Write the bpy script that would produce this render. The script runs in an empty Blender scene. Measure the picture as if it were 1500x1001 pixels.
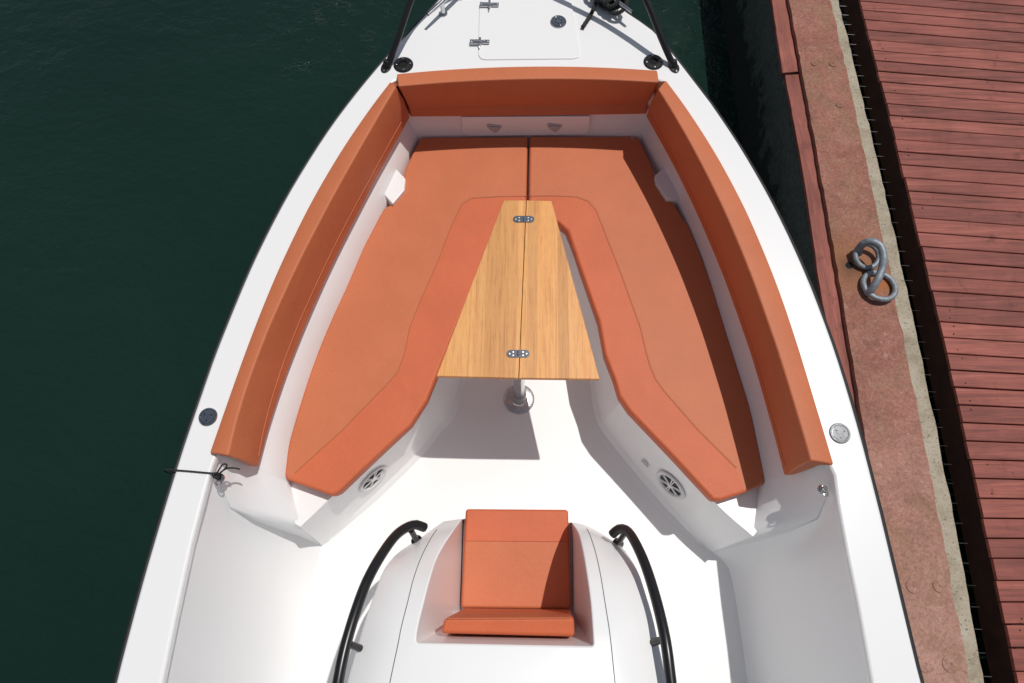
import bpy, bmesh, math, random
import numpy as np
from mathutils import Vector, Matrix
R = math.radians
random.seed(7)
sc = bpy.context.scene
COL = sc.collection

# ------------------------------------------------------------------ survey of the plan
# Outlines were measured on the photograph; U() turns a measured point and its real
# height above the water into metres.
F, TH, HC = 962.0, R(69.1), 3.8
ST, CT = math.sin(TH), math.cos(TH)
def U(x, y, z):
    u, v = x-750.0, y-500.5
    Z = (HC-z)/(ST+v/F*CT)
    return Vector((u/F*Z, Z*(CT-v/F*ST), z))
def ray(x, y):
    u, v = x-750.0, y-500.5
    return Vector((u/F, CT-v/F*ST, -ST-v/F*CT))
def UU(pts, z=None):
    return [U(p[0], p[1], p[2] if len(p) > 2 else z) for p in pts]

def fair(px, deg=3, along='y', lo=-1e9):   # least-squares fairing of a measured outline
    keep = [p for p in px if p[1] < lo]
    use = [p for p in px if p[1] >= lo]
    i, j = (1, 0) if along == 'y' else (0, 1)
    t = np.array([p[i] for p in use], float); v = np.array([p[j] for p in use], float)
    m, sc_ = t.mean(), max(1e-6, t.std()); c = np.polyfit((t-m)/sc_, v, deg)
    out = []
    for p in px:
        if p in keep: out.append(p); continue
        f = float(np.polyval(c, (p[i]-m)/sc_))
        out.append((f, p[1]) if along == 'y' else (p[0], f))
    return out

# ------------------------------------------------------------------ curve helpers
def resample(p, n, smooth=True):
    p = [Vector(a) for a in p]
    if smooth and len(p) > 2:
        q = []
        e = [2*p[0]-p[1]]+p+[2*p[-1]-p[-2]]
        for i in range(1, len(e)-2):
            for k in range(8):
                t = k/8.0
                a, b, c, d = e[i-1], e[i], e[i+1], e[i+2]
                q.append(.5*((2*b)+(c-a)*t+(2*a-5*b+4*c-d)*t*t+(3*b-a-3*c+d)*t**3))
        q.append(p[-1]); p = q
    L = [0]
    for a, b in zip(p[:-1], p[1:]): L.append(L[-1]+(b-a).length)
    out = []; j = 0
    for i in range(n):
        s = L[-1]*i/(n-1)
        while j < len(p)-2 and L[j+1] < s: j += 1
        d = L[j+1]-L[j]
        t = (s-L[j])/d if d > 1e-9 else 0
        out.append(p[j].lerp(p[j+1], min(1, max(0, t))))
    return out

# ------------------------------------------------------------------ objects
def tag(o, label=None, cat=None, group=None, kind=None):
    if label: o['label'] = label
    if cat: o['category'] = cat
    if group: o['group'] = group
    if kind: o['kind'] = kind
    return o
def empty(name, loc):
    o = bpy.data.objects.new(name, None); COL.objects.link(o); o.location = loc
    o.empty_display_size = .05
    return o
def link(name, me, mats, parent=None, sharp=35):
    for m in (mats if isinstance(mats, (list, tuple)) else [mats]): me.materials.append(m)
    for p in me.polygons: p.use_smooth = True
    if sharp: me.set_sharp_from_angle(angle=R(sharp))
    o = bpy.data.objects.new(name, me); COL.objects.link(o)
    if parent:
        o.parent = parent
        w = Vector((0, 0, 0)); q = parent
        while q: w += q.location; q = q.parent
        o.location = -w
    return o
def mesh(name, V, Fc, mats, parent=None, sharp=35, mi=None):
    me = bpy.data.meshes.new(name)
    me.from_pydata([tuple(v) for v in V], [], Fc)
    if mi:
        for p, k in zip(me.polygons, mi): p.material_index = k
    bm = bmesh.new(); bm.from_mesh(me)
    bmesh.ops.remove_doubles(bm, verts=bm.verts, dist=1e-5)
    bmesh.ops.recalc_face_normals(bm, faces=bm.faces)
    bm.to_mesh(me); bm.free()
    return link(name, me, mats, parent, sharp)
def bevel(o, w, seg=3, ang=30):
    m = o.modifiers.new('bevel', 'BEVEL'); m.width = w; m.segments = seg
    m.limit_method = 'ANGLE'; m.angle_limit = R(ang); m.harden_normals = True
    m.use_clamp_overlap = True; m.miter_outer = 'MITER_ARC'
    return o
def solid(o, t, off=-1):
    m = o.modifiers.new('thick', 'SOLIDIFY'); m.thickness = t; m.offset = off
    return o
class G:                                   # geometry collector
    def __init__(s): s.V = []; s.F = []; s.M = []
    def add(s, V, Fc, m=0):
        b = len(s.V); s.V += [Vector(v) for v in V]
        s.F += [[i+b for i in f] for f in Fc]; s.M += [m]*len(Fc)
        return s
    def loft(s, rows, ring=False, caps=False, m=0):
        n = len(rows[0]); V = [v for r in rows for v in r]; Fc = []
        for i in range(len(rows)-1):
            for j in range(n if ring else n-1):
                k = (j+1) % n
                Fc.append([i*n+j, i*n+k, (i+1)*n+k, (i+1)*n+j])
        if caps: Fc += [list(range(n))[::-1], [(len(rows)-1)*n+j for j in range(n)]]
        return s.add(V, Fc, m)
    def tube(s, pts, r, n=12, m=0, flat=1.0):
        pts = [Vector(p) for p in pts]; rows = []; up = None
        for i, p in enumerate(pts):
            d = (pts[min(i+1, len(pts)-1)]-pts[max(i-1, 0)]).normalized()
            if up is None:
                up = Vector((0, 0, 1)) if abs(d.z) < .9 else Vector((1, 0, 0))
            a = up-d*up.dot(d)
            if a.length < 1e-4: a = Vector((1, 0, 0))-d*d.x
            a.normalize(); up = a; b = d.cross(a)
            rr = r[i] if isinstance(r, (list, tuple)) else r
            rows.append([p+(a*math.cos(t)*flat+b*math.sin(t))*rr for t in [2*math.pi*k/n for k in range(n)]])
        return s.loft(rows, True, True, m)
    def prism(s, top, dz, m=0):            # top: outline in 3D, dz: vector or depth
        d = Vector((0, 0, -dz)) if not isinstance(dz, Vector) else dz
        n = len(top)
        V = list(top)+[v+d for v in top]
        Fc = [list(range(n)), [2*n-1-i for i in range(n)]]+[[i, i+n, (i+1) % n+n, (i+1) % n] for i in range(n)]
        return s.add(V, Fc, m)
    def box(s, c, sx, sy, sz, rot=0, m=0):
        c = Vector(c); ca, sa = math.cos(rot), math.sin(rot)
        top = [c+Vector((x*ca-y*sa, x*sa+y*ca, sz/2)) for x, y in ((-sx/2, -sy/2), (sx/2, -sy/2), (sx/2, sy/2), (-sx/2, sy/2))]
        return s.prism(top, sz, m)
    def lathe(s, prof, c, axis=(0, 0, 1), n=28, m=0):   # prof: (radius, height)
        ax = Vector(axis).normalized(); c = Vector(c)
        a = ax.orthogonal().normalized(); b = ax.cross(a)
        rows = [[c+ax*h+(a*math.cos(2*math.pi*k/n)+b*math.sin(2*math.pi*k/n))*max(r, 1e-4) for k in range(n)] for r, h in prof]
        return s.loft(rows, True, True, m)
    def torus(s, c, Rr, r, ax=(0, 0, 1), n=40, k=12, sx=1, m=0, dirx=None):
        ax = Vector(ax).normalized(); c = Vector(c)
        a = (Vector(dirx)-ax*Vector(dirx).dot(ax)).normalized() if dirx else ax.orthogonal().normalized()
        b = ax.cross(a); V = []; Fc = []
        for i in range(n):
            t = 2*math.pi*i/n
            d = a*math.cos(t)*sx+b*math.sin(t)
            cc = c+d*Rr; dd = (a*math.cos(t)+b*math.sin(t)*sx).normalized()
            for j in range(k):
                q = 2*math.pi*j/k
                V.append(cc+dd*r*math.cos(q)+ax*r*math.sin(q))
        for i in range(n):
            for j in range(k):
                Fc.append([i*k+j, ((i+1) % n)*k+j, ((i+1) % n)*k+(j+1) % k, i*k+(j+1) % k])
        return s.add(V, Fc, m)
    def make(s, name, mats, parent=None, sharp=35):
        return mesh(name, s.V, s.F, mats, parent, sharp, s.M)
def copy_tree(o, parent=None):
    c = o.copy(); COL.objects.link(c); c.parent = parent
    for ch in [x for x in list(COL.objects) if x.parent == o]: copy_tree(ch, c)
    return c

# ------------------------------------------------------------------ materials
def mat(name):
    m = bpy.data.materials.new(name); m.use_nodes = True
    nt = m.node_tree; b = nt.nodes['Principled BSDF']
    return m, nt, b
def nd(nt, t, **k):
    n = nt.nodes.new(t)
    for a, v in k.items(): setattr(n, a, v)
    return n
def noise(nt, scale, detail=4, rough=.55, vec=None, dist=0):
    n = nd(nt, 'ShaderNodeTexNoise'); n.inputs['Scale'].default_value = scale
    n.inputs['Detail'].default_value = detail; n.inputs['Roughness'].default_value = rough
    n.inputs['Distortion'].default_value = dist
    if vec: nt.links.new(vec, n.inputs['Vector'])
    return n
def ramp(nt, src, stops):
    r = nd(nt, 'ShaderNodeValToRGB'); e = r.color_ramp.elements
    while len(e) < len(stops): e.new(.5)
    for i, (p, c) in enumerate(stops):
        e[i].position = p; e[i].color = (*c, 1) if len(c) == 3 else c
    nt.links.new(src, r.inputs['Fac']); return r
def bump(nt, b, src, strength, dist=.01, prev=None):
    n = nd(nt, 'ShaderNodeBump'); n.inputs['Strength'].default_value = strength
    n.inputs['Distance'].default_value = dist
    nt.links.new(src, n.inputs['Height'])
    if prev: nt.links.new(prev.outputs[0], n.inputs['Normal'])
    nt.links.new(n.outputs[0], b.inputs['Normal']); return n
def coords(nt, scale=(1, 1, 1), rot=(0, 0, 0)):
    t = nd(nt, 'ShaderNodeTexCoord'); m = nd(nt, 'ShaderNodeMapping')
    m.inputs['Scale'].default_value = scale; m.inputs['Rotation'].default_value = rot
    nt.links.new(t.outputs['Object'], m.inputs['Vector']); return m.outputs['Vector']
def mix(nt, a, b_, fac, mode='MIX'):
    n = nd(nt, 'ShaderNodeMix', data_type='RGBA', blend_type=mode)
    for s, v in ((n.inputs[0], fac), (n.inputs[6], a), (n.inputs[7], b_)):
        if hasattr(v, 'links') or isinstance(v, bpy.types.NodeSocket): nt.links.new(v, s)
        elif isinstance(v, (int, float)): s.default_value = v
        else: s.default_value = (*v, 1)
    return n.outputs[2]
def simple(name, col, rough=.5, metal=0, nscale=0, var=.1, bmp=0, spec=.5, coat=0):
    m, nt, b = mat(name)
    b.inputs['Roughness'].default_value = rough; b.inputs['Metallic'].default_value = metal
    b.inputs['Specular IOR Level'].default_value = spec
    b.inputs['Coat Weight'].default_value = coat
    b.inputs['Base Color'].default_value = (*col, 1)
    if nscale:
        v = coords(nt); n = noise(nt, nscale, 5, .6, v)
        lo = [c*(1-var) for c in col]; hi = [min(1, c*(1+var)) for c in col]
        r = ramp(nt, n.outputs['Fac'], [(.3, lo), (.7, hi)])
        nt.links.new(r.outputs[0], b.inputs['Base Color'])
        if bmp: bump(nt, b, n.outputs['Fac'], bmp, .004)
    return m

def gelcoat(name, col=(.885, .885, .88), rough=.28):
    m, nt, b = mat(name); v = coords(nt)
    b.inputs['Base Color'].default_value = (*col, 1); b.inputs['Roughness'].default_value = rough
    n = noise(nt, .8, 1, .5, v); bump(nt, b, n.outputs['Fac'], .05, .02)
    return m
M = {}
M['gel'] = gelcoat('white_gelcoat')
M['gelfloor'] = gelcoat('white_gelcoat_nonskid', (.88, .88, .872), .45)
def leather(name, c1, c2):
    m, nt, b = mat(name); v = coords(nt)
    n = noise(nt, 3.5, 5, .6, v)
    r = ramp(nt, n.outputs['Fac'], [(.28, c1), (.72, c2)])
    nf = noise(nt, 120, 3, .6, v)
    dk = ramp(nt, nf.outputs['Fac'], [(.35, (.93, .92, .90)), (.65, (1, 1, 1))])
    nt.links.new(mix(nt, r.outputs[0], dk.outputs[0], 1.0, 'MULTIPLY'), b.inputs['Base Color'])
    b.inputs['Roughness'].default_value = .55
    b.inputs['Specular IOR Level'].default_value = .35
    vo = nd(nt, 'ShaderNodeTexVoronoi'); vo.inputs['Scale'].default_value = 260
    nt.links.new(v, vo.inputs['Vector'])
    b1 = bump(nt, b, vo.outputs['Distance'], .18, .002)
    nw = noise(nt, 7, 3, .5, v, .6)
    bump(nt, b, nw.outputs['Fac'], .22, .015, b1)
    return m
M['lea'] = leather('tan_leather', (.56, .165, .070), (.62, .185, .080))
M['leab'] = leather('red_tan_leather', (.59, .138, .054), (.66, .158, .064))
M['thread'] = simple('stitch_thread', (.55, .24, .10), .7)
M['threadd'] = simple('dark_stitch_thread', (.43, .115, .045), .8)  # darker colour of the stitch line
def teak():
    m, nt, b = mat('teak'); v = coords(nt, (1, 1, 1), (0, 0, R(1.0)))
    sep = nd(nt, 'ShaderNodeSeparateXYZ'); nt.links.new(v, sep.inputs[0])
    def mth(op, a, c=None):
        n = nd(nt, 'ShaderNodeMath', operation=op)
        for s, q in ((0, a), (1, c)):
            if q is None: continue
            if isinstance(q, bpy.types.NodeSocket): nt.links.new(q, n.inputs[s])
            else: n.inputs[s].default_value = q
        return n.outputs[0]
    xs = mth('MULTIPLY', sep.outputs['X'], 21.0)
    fl = mth('FLOOR', xs)
    wn = nd(nt, 'ShaderNodeTexWhiteNoise', noise_dimensions='1D'); nt.links.new(fl, wn.inputs['W'])
    cb = nd(nt, 'ShaderNodeCombineXYZ')
    nt.links.new(mth('ADD', mth('MULTIPLY', sep.outputs['X'], 55.0), mth('MULTIPLY', fl, 13.7)), cb.inputs[0])
    nt.links.new(mth('MULTIPLY', sep.outputs['Y'], 2.2), cb.inputs[1])
    nt.links.new(mth('MULTIPLY', sep.outputs['Z'], 20.0), cb.inputs[2])
    g = noise(nt, 1.6, 6, .62, cb.outputs[0], .5)
    base = ramp(nt, g.outputs['Fac'], [(.25, (.56, .23, .062)), (.48, (.80, .375, .108)), (.75, (.88, .46, .155))])
    tone = ramp(nt, wn.outputs['Value'], [(0, (.80, .74, .66)), (.5, (1, 1, 1)), (1, (1.04, .96, .84))])
    c = mix(nt, base.outputs[0], tone.outputs[0], 1.0, 'MULTIPLY')
    cb2 = nd(nt, 'ShaderNodeCombineXYZ')
    nt.links.new(mth('MULTIPLY', sep.outputs['X'], 400.0), cb2.inputs[0])
    nt.links.new(mth('MULTIPLY', sep.outputs['Y'], 18.0), cb2.inputs[1])
    f = noise(nt, 1.0, 3, .6, cb2.outputs[0])
    fr = ramp(nt, f.outputs['Fac'], [(.30, (.72, .66, .58)), (.48, (1, 1, 1))])
    c = mix(nt, c, fr.outputs[0], .8, 'MULTIPLY')
    # dark streaks on a few lines
    cb3 = nd(nt, 'ShaderNodeCombineXYZ')
    nt.links.new(mth('MULTIPLY', sep.outputs['X'], 70.0), cb3.inputs[0])
    nt.links.new(mth('MULTIPLY', sep.outputs['Y'], 1.4), cb3.inputs[1])
    f3 = noise(nt, 1.0, 4, .6, cb3.outputs[0], .8)
    fr3 = ramp(nt, f3.outputs['Fac'], [(.62, (1, 1, 1)), (.70, (.62, .50, .40))])
    c = mix(nt, c, fr3.outputs[0], .55, 'MULTIPLY')
    nt.links.new(c, b.inputs['Base Color'])
    b.inputs['Roughness'].default_value = .5
    bump(nt, b, f.outputs['Fac'], .15, .001)
    return m
M['teak'] = teak()
M['steel'] = simple('stainless_steel', (.62, .62, .62), .2, 1, 60, .12)
M['capsteel'] = simple('cap_steel', (.50, .51, .52), .12, 1, 90, .25)
M['steelr'] = simple('brushed_steel', (.55, .55, .55), .35, 1, 40, .15)
M['galv'] = simple('galvanised_steel', (.27, .30, .33), .55, .35, 45, .28, .35)
M['black'] = simple('black_paint', (.012, .012, .013), .3, 0, 30, .2)
M['rubber'] = simple('black_rubber', (.015, .015, .018), .6, 0, 40, .2)
M['rope'] = simple('black_rope', (.022, .023, .024), .85, 0, 180, .5, .6)
M['hole'] = simple('dark_hole', (.004, .004, .004), .9)
M['cone'] = simple('speaker_cone', (.02, .02, .022), .6)
M['plastic'] = simple('white_plastic', (.72, .72, .72), .35, 0, 20, .04)
M['latchgrey'] = simple('grey_latch_plastic', (.50, .50, .52), .4)
M['groove'] = simple('panel_gap', (.10, .10, .10), .8)
M['greyline'] = simple('sealant', (.55, .55, .56), .7)
def concrete(name, stops, spots, scale=1.0, extra=None):
    m, nt, b = mat(name); v = coords(nt)
    n1 = noise(nt, 5*scale, 8, .68, v, .3); r = ramp(nt, n1.outputs['Fac'], stops)
    n2 = noise(nt, 60*scale, 6, .7, v)
    sp = ramp(nt, n2.outputs['Fac'], [(.34, (0, 0, 0)), (.44, (1, 1, 1))])
    c = mix(nt, spots[0], r.outputs[0], sp.outputs[0])
    n3 = noise(nt, 34*scale, 6, .75, v, .5)
    s3 = ramp(nt, n3.outputs['Fac'], [(.56, (0, 0, 0)), (.66, (1, 1, 1))])
    c = mix(nt, c, spots[1], mix(nt, (0, 0, 0), s3.outputs[0], .6))
    if extra:
        sy_ = nd(nt, 'ShaderNodeSeparateXYZ'); nt.links.new(v, sy_.inputs[0])
        nw_ = noise(nt, 3, 6, .7, v, .8); wy = nd(nt, 'ShaderNodeMath', operation='MULTIPLY_ADD')
        nt.links.new(nw_.outputs['Fac'], wy.inputs[0]); wy.inputs[1].default_value = 1.6; nt.links.new(sy_.outputs['Y'], wy.inputs[2])
        mw = nd(nt, 'ShaderNodeMapRange'); nt.links.new(wy.outputs[0], mw.inputs['Value'])
        mw.inputs['From Min'].default_value = .3; mw.inputs['From Max'].default_value = 2.1
        mw.inputs['To Min'].default_value = .62; mw.inputs['To Max'].default_value = .08
        c = mix(nt, c, (.52, .335, .27), mw.outputs[0])
        n5 = noise(nt, 2.4, 6, .7, v, 1.2); s5 = ramp(nt, n5.outputs['Fac'], [(.46, (0, 0, 0)), (.62, (.65, .65, .65))])
        c = mix(nt, c, (.30, .165, .10), s5.outputs[0])
        n6 = noise(nt, 11, 8, .8, v, .6); s6 = ramp(nt, n6.outputs['Fac'], [(.38, (.60, .55, .53)), (.52, (1, 1, 1)), (.66, (1.18, 1.2, 1.2))])
        c = mix(nt, c, s6.outputs[0], .45, 'MULTIPLY')
        n7 = noise(nt, 75, 5, .85, v); s7 = ramp(nt, n7.outputs['Fac'], [(.38, (.52, .46, .43)), (.5, (1, 1, 1)), (.62, (1.35, 1.42, 1.42))])
        c = mix(nt, c, s7.outputs[0], .5, 'MULTIPLY')
        for (p, rad, col) in extra:
            g = nd(nt, 'ShaderNodeVectorMath', operation='DISTANCE')
            nt.links.new(v, g.inputs[0]); g.inputs[1].default_value = p
            ad = nd(nt, 'ShaderNodeMath', operation='MULTIPLY_ADD')
            n4 = noise(nt, 14, 5, .7, v); nt.links.new(n4.outputs['Fac'], ad.inputs[0])
            ad.inputs[1].default_value = rad*1.2; nt.links.new(g.outputs['Value'], ad.inputs[2])
            q = ramp(nt, ad.outputs[0], [(min(.95, rad*.8), (.75, .75, .75)), (min(1, rad*1.75), (0, 0, 0))])
            c = mix(nt, c, col, q.outputs[0])
    nt.links.new(c, b.inputs['Base Color']); b.inputs['Roughness'].default_value = .85
    b1 = bump(nt, b, n2.outputs['Fac'], .5, .006); bump(nt, b, n1.outputs['Fac'], .4, .02, b1)
    return m
ZQ = .75
rc = U(1262, 392, ZQ)
M['redcon'] = concrete('red_painted_concrete', [(.25, (.19, .065, .044)), (.45, (.30, .108, .076)), (.6, (.345, .135, .097)), (.8, (.42, .22, .165))],
                       ((.17, .065, .048), (.50, .31, .26)), 1.0,
                       [((rc.x-.05, rc.y+.02, ZQ), .20, (.30, .125, .045)), ((rc.x+.08, rc.y-.09, ZQ), .07, (.42, .13, .03)), ((rc.x-.065, rc.y+.0, ZQ), .075, (.13, .06, .04))])
M['greycon'] = concrete('grey_concrete', [(.3, (.27, .22, .15)), (.5, (.42, .36, .27)), (.75, (.52, .46, .37))], ((.11, .095, .07), (.5, .44, .36)), 1.4)
M['darkcon'] = concrete('wet_quay_wall', [(.3, (.018, .024, .021)), (.5, (.035, .045, .040)), (.8, (.07, .085, .075))], ((.01, .014, .012), (.08, .09, .08)), 1.0)
M['rustbar'] = simple('dark_rusty_steel', (.045, .019, .016), .9, 0, 12, .4, .2)
def redwood(name, base, per=True, ax=(.8, 14, 14)):
    m, nt, b = mat(name); v = coords(nt, ax)
    gi = nd(nt, 'ShaderNodeNewGeometry')
    off = nd(nt, 'ShaderNodeVectorMath', operation='MULTIPLY_ADD')
    cb = nd(nt, 'ShaderNodeCombineXYZ')
    for i in range(3): nt.links.new(gi.outputs['Random Per Island'], cb.inputs[i])
    nt.links.new(cb.outputs[0], off.inputs[0]); off.inputs[1].default_value = (37, 91, 53)
    nt.links.new(v, off.inputs[2])
    n = noise(nt, 2.6, 7, .65, off.outputs[0], .7)
    r = ramp(nt, n.outputs['Fac'], [(.25, [c*.45 for c in base]), (.42, [c*.85 for c in base]), (.58, [c*1.12 for c in base]), (.78, [min(1, c*1.5+.04) for c in base])])
    t = ramp(nt, gi.outputs['Random Per Island'], [(0, (.66, .62, .62)), (.35, (.88, .86, .86)), (.7, (1, 1, 1)), (1, (1.18, 1.22, 1.22))])
    c = mix(nt, r.outputs[0], t.outputs[0], 1.0, 'MULTIPLY')
    v3 = coords(nt, (ax[0]*3, ax[1]*9, ax[2]*9) if ax[0] < 5 else (ax[0]*9, ax[1]*3, ax[2]*9)); fg = noise(nt, 1.2, 4, .7, v3)
    fgr = ramp(nt, fg.outputs['Fac'], [(.32, (.70, .66, .64)), (.5, (1, 1, 1)), (.7, (1.12, 1.14, 1.14))])
    c = mix(nt, c, fgr.outputs[0], .85, 'MULTIPLY')
    v4 = coords(nt); bl = noise(nt, 2.3, 5, .7, v4, .6); blr = ramp(nt, bl.outputs['Fac'], [(.3, (.70, .66, .62)), (.5, (1, 1, 1)), (.72, (1.18, 1.22, 1.24))])
    c = mix(nt, c, blr.outputs[0], .9, 'MULTIPLY')
    v2 = coords(nt); kn = noise(nt, 9, 3, .6, v2, .4)
    ks = ramp(nt, kn.outputs['Fac'], [(.0, (.45, .36, .28)), (.28, (.55, .45, .38)), (.37, (1, 1, 1))])
    c = mix(nt, c, ks.outputs[0], .8, 'MULTIPLY')
    ch = noise(nt, 120, 5, .75, v2); cs = ramp(nt, ch.outputs['Fac'], [(.66, (0, 0, 0)), (.74, (1, 1, 1))])
    c = mix(nt, c, (.48, .26, .20), mix(nt, (0, 0, 0), cs.outputs[0], .5))
    nt.links.new(c, b.inputs['Base Color']); b.inputs['Roughness'].default_value = .7
    bump(nt, b, n.outputs['Fac'], .35, .006)
    return m
M['plank'] = redwood('red_painted_planks', (.30, .083, .060))
M['timber'] = redwood('red_painted_timber', (.31, .090, .064), ax=(10, 1.2, 10))
def water():
    m, nt, b = mat('harbour_water'); v = coords(nt)
    n = noise(nt, .35, 3, .5, v); r = ramp(nt, n.outputs['Fac'], [(.3, (.0060, .021, .0155)), (.7, (.0080, .027, .0195))])
    nt.links.new(r.outputs[0], b.inputs['Base Color'])
    b.inputs['Roughness'].default_value = .04; b.inputs['IOR'].default_value = 1.33
    v1 = coords(nt, (1, 1.5, 1), (0, 0, R(25)))
    a = noise(nt, 1.6, 3, .5, v1, .3); b1 = bump(nt, b, a.outputs['Fac'], .35, .09)
    c = noise(nt, 9, 4, .6, v1, .4); b2 = bump(nt, b, c.outputs['Fac'], .30, .035, b1)
    d = noise(nt, 26, 4, .65, v); mk = noise(nt, .8, 3, .6, v)
    mm = ramp(nt, mk.outputs['Fac'], [(.45, (.10, .10, .10)), (.75, (.32, .32, .32))])
    bb_ = bump(nt, b, d.outputs['Fac'], .6, .035, b2); nt.links.new(mm.outputs[0], bb_.inputs['Strength'])
    e = noise(nt, 24, 3, .6, v, .3)
    b3 = bump(nt, b, e.outputs['Fac'], .5, .05, bb_)
    tot = None                     # two small patches of breeze-ruffled water
    for (p, rad, st) in ((U(1050, 55, 0), 1.5, .85), (U(492, 38, 0), .75, .8), (U(562, 60, 0), .5, .6), (U(435, 104, 0), .35, .6)):
        g_ = nd(nt, 'ShaderNodeVectorMath', operation='DISTANCE'); nt.links.new(v, g_.inputs[0]); g_.inputs[1].default_value = tuple(p)
        mr_ = nd(nt, 'ShaderNodeMapRange'); nt.links.new(g_.outputs['Value'], mr_.inputs['Value'])
        mr_.inputs['From Min'].default_value = 0; mr_.inputs['From Max'].default_value = rad
        mr_.inputs['To Min'].default_value = st; mr_.inputs['To Max'].default_value = 0
        if tot is None: tot = mr_.outputs[0]
        else:
            q_ = nd(nt, 'ShaderNodeMath', operation='MAXIMUM'); nt.links.new(tot, q_.inputs[0]); nt.links.new(mr_.outputs[0], q_.inputs[1]); tot = q_.outputs[0]
    lp = nd(nt, 'ShaderNodeMath', operation='MULTIPLY'); nt.links.new(tot, lp.inputs[0])
    sp_ = noise(nt, 7, 2, .5, v); sr_ = ramp(nt, sp_.outputs['Fac'], [(.50, (.15, .15, .15)), (.62, (1, 1, 1))])
    nt.links.new(sr_.outputs[0], lp.inputs[1]); nt.links.new(lp.outputs[0], b3.inputs['Strength'])
    return m
M['water'] = water()

# ------------------------------------------------------------------ world, sun, camera
EL, AZ = R(69.3), R(49.8)
w = bpy.data.worlds.new('World'); sc.world = w; w.use_nodes = True
nt = w.node_tree; bg = nt.nodes['Background']
sky = nt.nodes.new('ShaderNodeTexSky'); sky.sky_type = 'NISHITA'; sky.sun_disc = False
sky.sun_elevation = EL; sky.sun_rotation = AZ
hs = nt.nodes.new('ShaderNodeHueSaturation'); hs.inputs['Saturation'].default_value = .6
nt.links.new(sky.outputs[0], hs.inputs['Color']); nt.links.new(hs.outputs[0], bg.inputs[0]); bg.inputs[1].default_value = .055
ld = bpy.data.lights.new('sun', 'SUN'); ld.energy = 2.75; ld.angle = R(.53); ld.color = (1, .965, .92)
lo = bpy.data.objects.new('sun', ld); COL.objects.link(lo); lo.location = (5, 5, 12)
sd = Vector((math.sin(AZ)*math.cos(EL), math.cos(AZ)*math.cos(EL), math.sin(EL)))
lo.rotation_euler = sd.to_track_quat('Z', 'Y').to_euler()
cd = bpy.data.cameras.new('camera'); cam = bpy.data.objects.new('camera', cd); COL.objects.link(cam)
cd.sensor_width = 36; cd.lens = F/1500*36; cam.location = (0, 0, HC)
cam.rotation_euler = (R(90)-TH, 0, 0); cd.clip_start = .05; cd.clip_end = 2000
sc.camera = cam
sc.view_settings.view_transform = 'Standard'; sc.view_settings.look = 'None'
sc.cycles.max_bounces = 16; sc.cycles.diffuse_bounces = 12
sc.view_settings.exposure = 0; sc.view_settings.gamma = 1

# ------------------------------------------------------------------ water
g = G(); g.add([(-600, -600, 0), (600, -600, 0), (600, 600, 0), (-600, 600, 0)], [[0, 1, 2, 3]])
tag(g.make('water', M['water']), kind='structure')

# ================================================================== THE BOAT
ZG, ZF, ZS, ZR = 1.09, .20, .70, 1.12
boat = empty('motor_boat', (0, 1.0, 0))
tag(boat, 'white open motor boat moored alongside the red quay', 'boat')

goL = [(148,1075),(169,1001),(205,859),(230,766),(250,700),(270,642),(306,538),(322,500),(358,408),(390,344),(426,276),(466,204),(506,152),(550,100),(583,63),(622,20),(665,-28),(705,-72),(740,-104)]
goR = [(1372,1075),(1352,1001),(1340,951),(1313,839),(1296,766),(1288,735),(1265,640),(1234,550),(1216,486),(1182,398),(1138,303),(1090,221),(1049.5,160),(1040,147),(990,80),(957,43),(917,15),(875,-20),(832,-62),(800,-100)]
goL = fair(goL, 4, lo=60); goR = fair(goR, 4, lo=40)
L3 = UU(goL, ZG); R3 = UU(goR, ZG)
dL = (L3[0]-L3[2]).normalized(); dR = (R3[0]-R3[2]).normalized()
sternL = [L3[0]+dL*3.6+Vector((.15, 0, 0)), L3[0]+dL*1.8+Vector((.0, 0, 0))]
sternR = [R3[0]+dR*3.6+Vector((-.15, 0, 0)), R3[0]+dR*1.8]
tip = U(770, -122, ZG)
outer = resample(sternL+L3+[tip], 90)+resample([tip]+R3[::-1]+sternR[::-1], 90)[1:]
n_out = len(outer)
cen = Vector((0, .4, 0))
def inset(poly, d, z, toward=lambda p: Vector((.0, min(p.y, 1.2), 0))):
    out = []
    n = len(poly)
    for i, p in enumerate(poly):
        a = poly[max(0, i-1)]; b_ = poly[min(n-1, i+1)]
        t = (b_-a); nn = Vector((t.y, -t.x, 0)).normalized()
        q = Vector((p.x, p.y, z))+nn*d
        out.append(q)
    return out
# hull
rows = [inset(outer, -.001, 1.055), inset(outer, .01, 1.0), inset(outer, .05, .75), inset(outer, .11, .45), inset(outer, .19, .1), inset(outer, .32, -.25)]
g = G(); g.loft(rows)
g.add([rows[0][0], rows[0][-1], rows[-1][-1], rows[-1][0]], [[0, 1, 2, 3]])
hull = g.make('hull', M['gel'], boat)
# rub rail
g = G(); g.tube(inset(outer, -.006, 1.062), .0125, 10)
g.make('rub_rail', M['rubber'], boat)

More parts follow.
